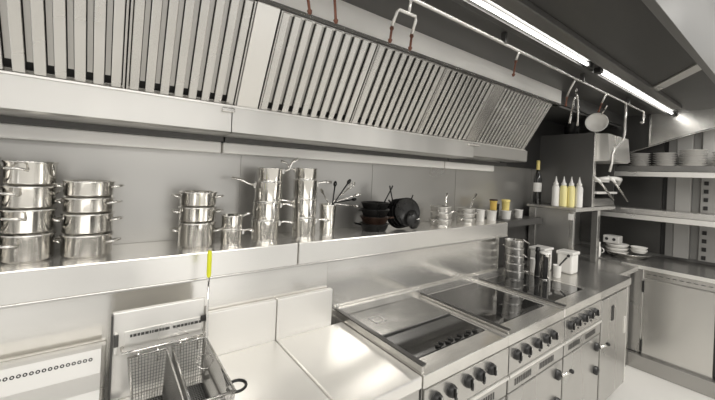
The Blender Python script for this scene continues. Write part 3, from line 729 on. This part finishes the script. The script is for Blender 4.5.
# bright small pans
zz = ZL
for k in range(3):
    saucepan(1.745 + .006 * (k % 2), 1.43, zz, .070 - .002 * k, .040, ('bottom', 'middle', 'top')[k] + ' bright steel pan of the short pile right of the black pans', [-2.8, -.1, .35][k], [.07, .07, .05][k], [.0, .01, .09][k], 'steel pans in the first short pile', flare=.004, m_='pot2'); zz += .0405
zz = ZL
for k in range(3):
    saucepan(2.015, 1.43, zz, .065 - .002 * k, .034, ('bottom', 'middle', 'top')[k] + ' bright steel pan of the short pile left of the white tubs', [-2.8, -.4, .25][k], [.05, .03, .13][k], [.0, .01, .10][k], 'steel pans in the second short pile', flare=.004, m_='pot2'); zz += .0345
def tub(x, y, z, r, h, label, m_='white', lid=None, grp='tubs at the far end of the ledge'):
    t = thing('plastic_tub', label, 'tub', (x, y, z), grp)
    MB().lathe((x, y, z + .0005), [(0, 0), (r * .86, 0), (r * .9, .003), (r, h - .006), (r + .003, h - .004), (r + .003, h), (r * .92, h), (r * .86, .006), (0, .004)], 26).build('body', m_, t)
    if lid: MB().lathe((x, y, z + h + .0006), [(0, 0), (r + .003, 0), (r + .004, .004), (r + .004, .009), (r, .012), (0, .012)], 26).build('lid', lid, t)
tub(2.19, 1.43, ZL, .030, .085, 'leftmost pale tub on the ledge beside the steel pans', 'cer')
tub(2.335, 1.43, ZL, .036, .075, 'wide pale tub on the ledge under the orange lidded jar', 'cer')
ty = tub(2.37, 1.44, ZL + .076, .026, .070, 'orange-brown jar standing on the wide pale tub', 'orange', 'brown_iron')
tub(2.55, 1.44, ZL - .001, .040, .068, 'white tub beneath the yellow jar at the ledge end', 'white')
tub(2.545, 1.44, ZL + .068, .030, .074, 'yellow jar standing on the white tub at the ledge end', 'ylid', 'ylid')
tub(2.75, 1.44, ZL - .001, .032, .068, 'rightmost pale tub on the dark end of the ledge', 'cer')
tub(2.455, 1.47, ZL - .001, .026, .12, 'dark tall jar between the two topped tubs', 'iron')

# ------------------------------------------------------------------ things on the farthest hob
zz = -.700
for k in range(5):
    lx = .006 * k
    saucepan(2.375 - lx, 1.255, zz, .062, .055, ('lowest', 'second', 'third', 'fourth', 'topmost')[k] + ' steel pan of the tall stack on the farthest hob',
             [-.6, 1.2, -.4, 1.4, -.3][k], [.04, .05, .05, .05, .08][k], [0, .01, -.01, .01, -.02][k], 'steel pans stacked on the farthest hob', flare=.002, m_='pot2'); zz += .0555
def cup(nm, x, y, r, h, label, m_, cat='container', z=-.7005, grp=None):
    t = thing(nm, label, cat, (x, y, z), grp)
    MB().lathe((x, y, z + .0005), [(0, 0), (r * .82, 0), (r * .85, .003), (r, h - .005), (r + .002, h), (r * .93, h), (r * .82, .006), (0, .004)], 26).build('body', m_, t)
    return t
cup('white_beaker', 2.66, 1.26, .026, .105, 'small white beaker behind the dark container on the farthest hob', 'white', 'cup')
c = cup('dark_canister', 2.545, 1.125, .034, .185, 'black and silver canister on the farthest hob with a white rim', 'pot', 'canister', z=-.7005)
MB().lathe((2.545, 1.125, -.70), [(.0355, .01), (.0355, .16)], 12).build('dark_band', 'iron', c) if False else None
MB().obox((2.523, 1.108, -.612), (.75, -.66, 0), (.66, .75, 0), (0, 0, 1), .030, .012, .165, .004).build('dark_band', 'iron', c)
MB().lathe((2.545, 1.125, -.5165), [(.036, 0), (.037, .008), (.030, .012), (0, .012)], 24).build('white_rim', 'white', c)
cup('milk_cup', 2.69, 1.10, .028, .088, 'squat white cup between the canister and the white tub', 'white', 'cup')
t = thing('dark_spoon', 'short black utensil leaning in the squat white cup', 'utensil', (2.70, 1.10, -.68))
MB().tube([(2.68, 1.105, -.68), (2.71, 1.09, -.61), (2.77, 1.07, -.56)], [.004, .005, .007], 8).build('shaft', 'black', t)
MB().lathe((2.785, 1.065, -.548), [(0, -.015), (.009, -.008), (.011, 0), (.008, .010), (0, .014)], 12, (.8, -.2, .6)).build('end', 'black', t)
t = thing('white_tub', 'large square white tub with rounded corners beside the squat cup', 'container', (2.90, 1.12, -.7))
MB().box(2.845, 2.965, 1.06, 1.17, -.6995, -.545, .014).build('body', 'white', t)
MB().box(2.838, 2.972, 1.053, 1.177, -.556, -.530, .008).build('lid', 'cer', t)
t = thing('clear_tub', 'low pale tub behind the canister and cup on the farthest hob', 'container', (2.76, 1.25, -.7))
MB().box(2.70, 2.84, 1.20, 1.31, -.6995, -.53, .012).build('body', 'clearp', t)
MB().box(2.693, 2.847, 1.193, 1.317, -.535, -.515, .006).build('lid', 'cer', t)
t = thing('pepper_mill', 'small black-topped mill behind the canister on the farthest hob', 'mill', (2.62, 1.22, -.7))
MB().lathe((2.585, 1.195, -.70), [(0, 0), (.018, 0), (.019, .01), (.014, .09), (.017, .15), (.012, .17), (.018, .185), (.014, .21), (0, .215)], 18).build('body', 'black', t)

# ------------------------------------------------------------------ light
def area(name, loc, rot, sx, sy, e, col=(1, .975, .93)):
    l = bpy.data.lights.new(name, 'AREA'); l.shape = 'RECTANGLE'; l.size = sx; l.size_y = sy; l.energy = e; l.color = col
    o = bpy.data.objects.new(name, l); COL.objects.link(o); o.location = Vector(loc) + Vector((0, 0, H)); o.rotation_euler = rot
    return o
area('overhead_fill_light', (-.2, -.9, 1.15), (math.radians(38), 0, 0), 3.0, .9, 34)  # added area light, unseen behind the viewer, to brighten the steel
area('right_fill_light', (2.9, -.6, 1.1), (math.radians(20), math.radians(-25), 0), 1.4, .6, 34)  # unseen fill light, added to lift the far right side
# invented surroundings for the steel to reflect: noise of light and dark upright patches
wd = bpy.data.worlds.new('reflection_noise_world'); SC.world = wd; wd.use_nodes = True
bg = wd.node_tree.nodes['Background']; nt = wd.node_tree
tc = nt.nodes.new('ShaderNodeTexCoord'); mp = nt.nodes.new('ShaderNodeMapping'); mp.inputs['Scale'].default_value = (3.2, 3.2, .9)
nz = nt.nodes.new('ShaderNodeTexNoise'); nz.inputs['Scale'].default_value = 1.35; nz.inputs['Detail'].default_value = 2.5
cr = nt.nodes.new('ShaderNodeValToRGB')
nt.links.new(tc.outputs['Generated'], mp.inputs['Vector']); nt.links.new(mp.outputs['Vector'], nz.inputs['Vector']); nt.links.new(nz.outputs['Fac'], cr.inputs['Fac'])
cr.color_ramp.elements[0].position = .40; cr.color_ramp.elements[0].color = (.09, .088, .085, 1)
cr.color_ramp.elements[1].position = .60; cr.color_ramp.elements[1].color = (1.5, 1.47, 1.41, 1)
nt.links.new(cr.outputs['Color'], bg.inputs['Color']); bg.inputs['Strength'].default_value = .85

# ------------------------------------------------------------------ camera
cam = bpy.data.cameras.new('camera'); co = bpy.data.objects.new('camera', cam); COL.objects.link(co)
yaw, pit, rol, F = math.radians(36.4406), math.radians(-.0272), math.radians(2.4179), 334.525
fw = Vector((math.sin(yaw) * math.cos(pit), math.cos(yaw) * math.cos(pit), math.sin(pit)))
rt = Vector((math.cos(yaw), -math.sin(yaw), 0)); up_ = rt.cross(fw)
r2 = rt * math.cos(rol) + up_ * math.sin(rol); u2 = -rt * math.sin(rol) + up_ * math.cos(rol)
mw = Matrix((r2, u2, -fw)).transposed().to_4x4(); mw.translation = Vector((0, 0, H)); co.matrix_world = mw
cam.sensor_fit = 'HORIZONTAL'; cam.sensor_width = 36; cam.lens = F / 715 * 36
cam.shift_y = (174.2 - 200) / 715; cam.clip_start = .02
SC.camera = co
SC.view_settings.view_transform = 'Standard'
SC.view_settings.exposure = .08
for o in bpy.data.objects:
    if '_o' in o: del o['_o']
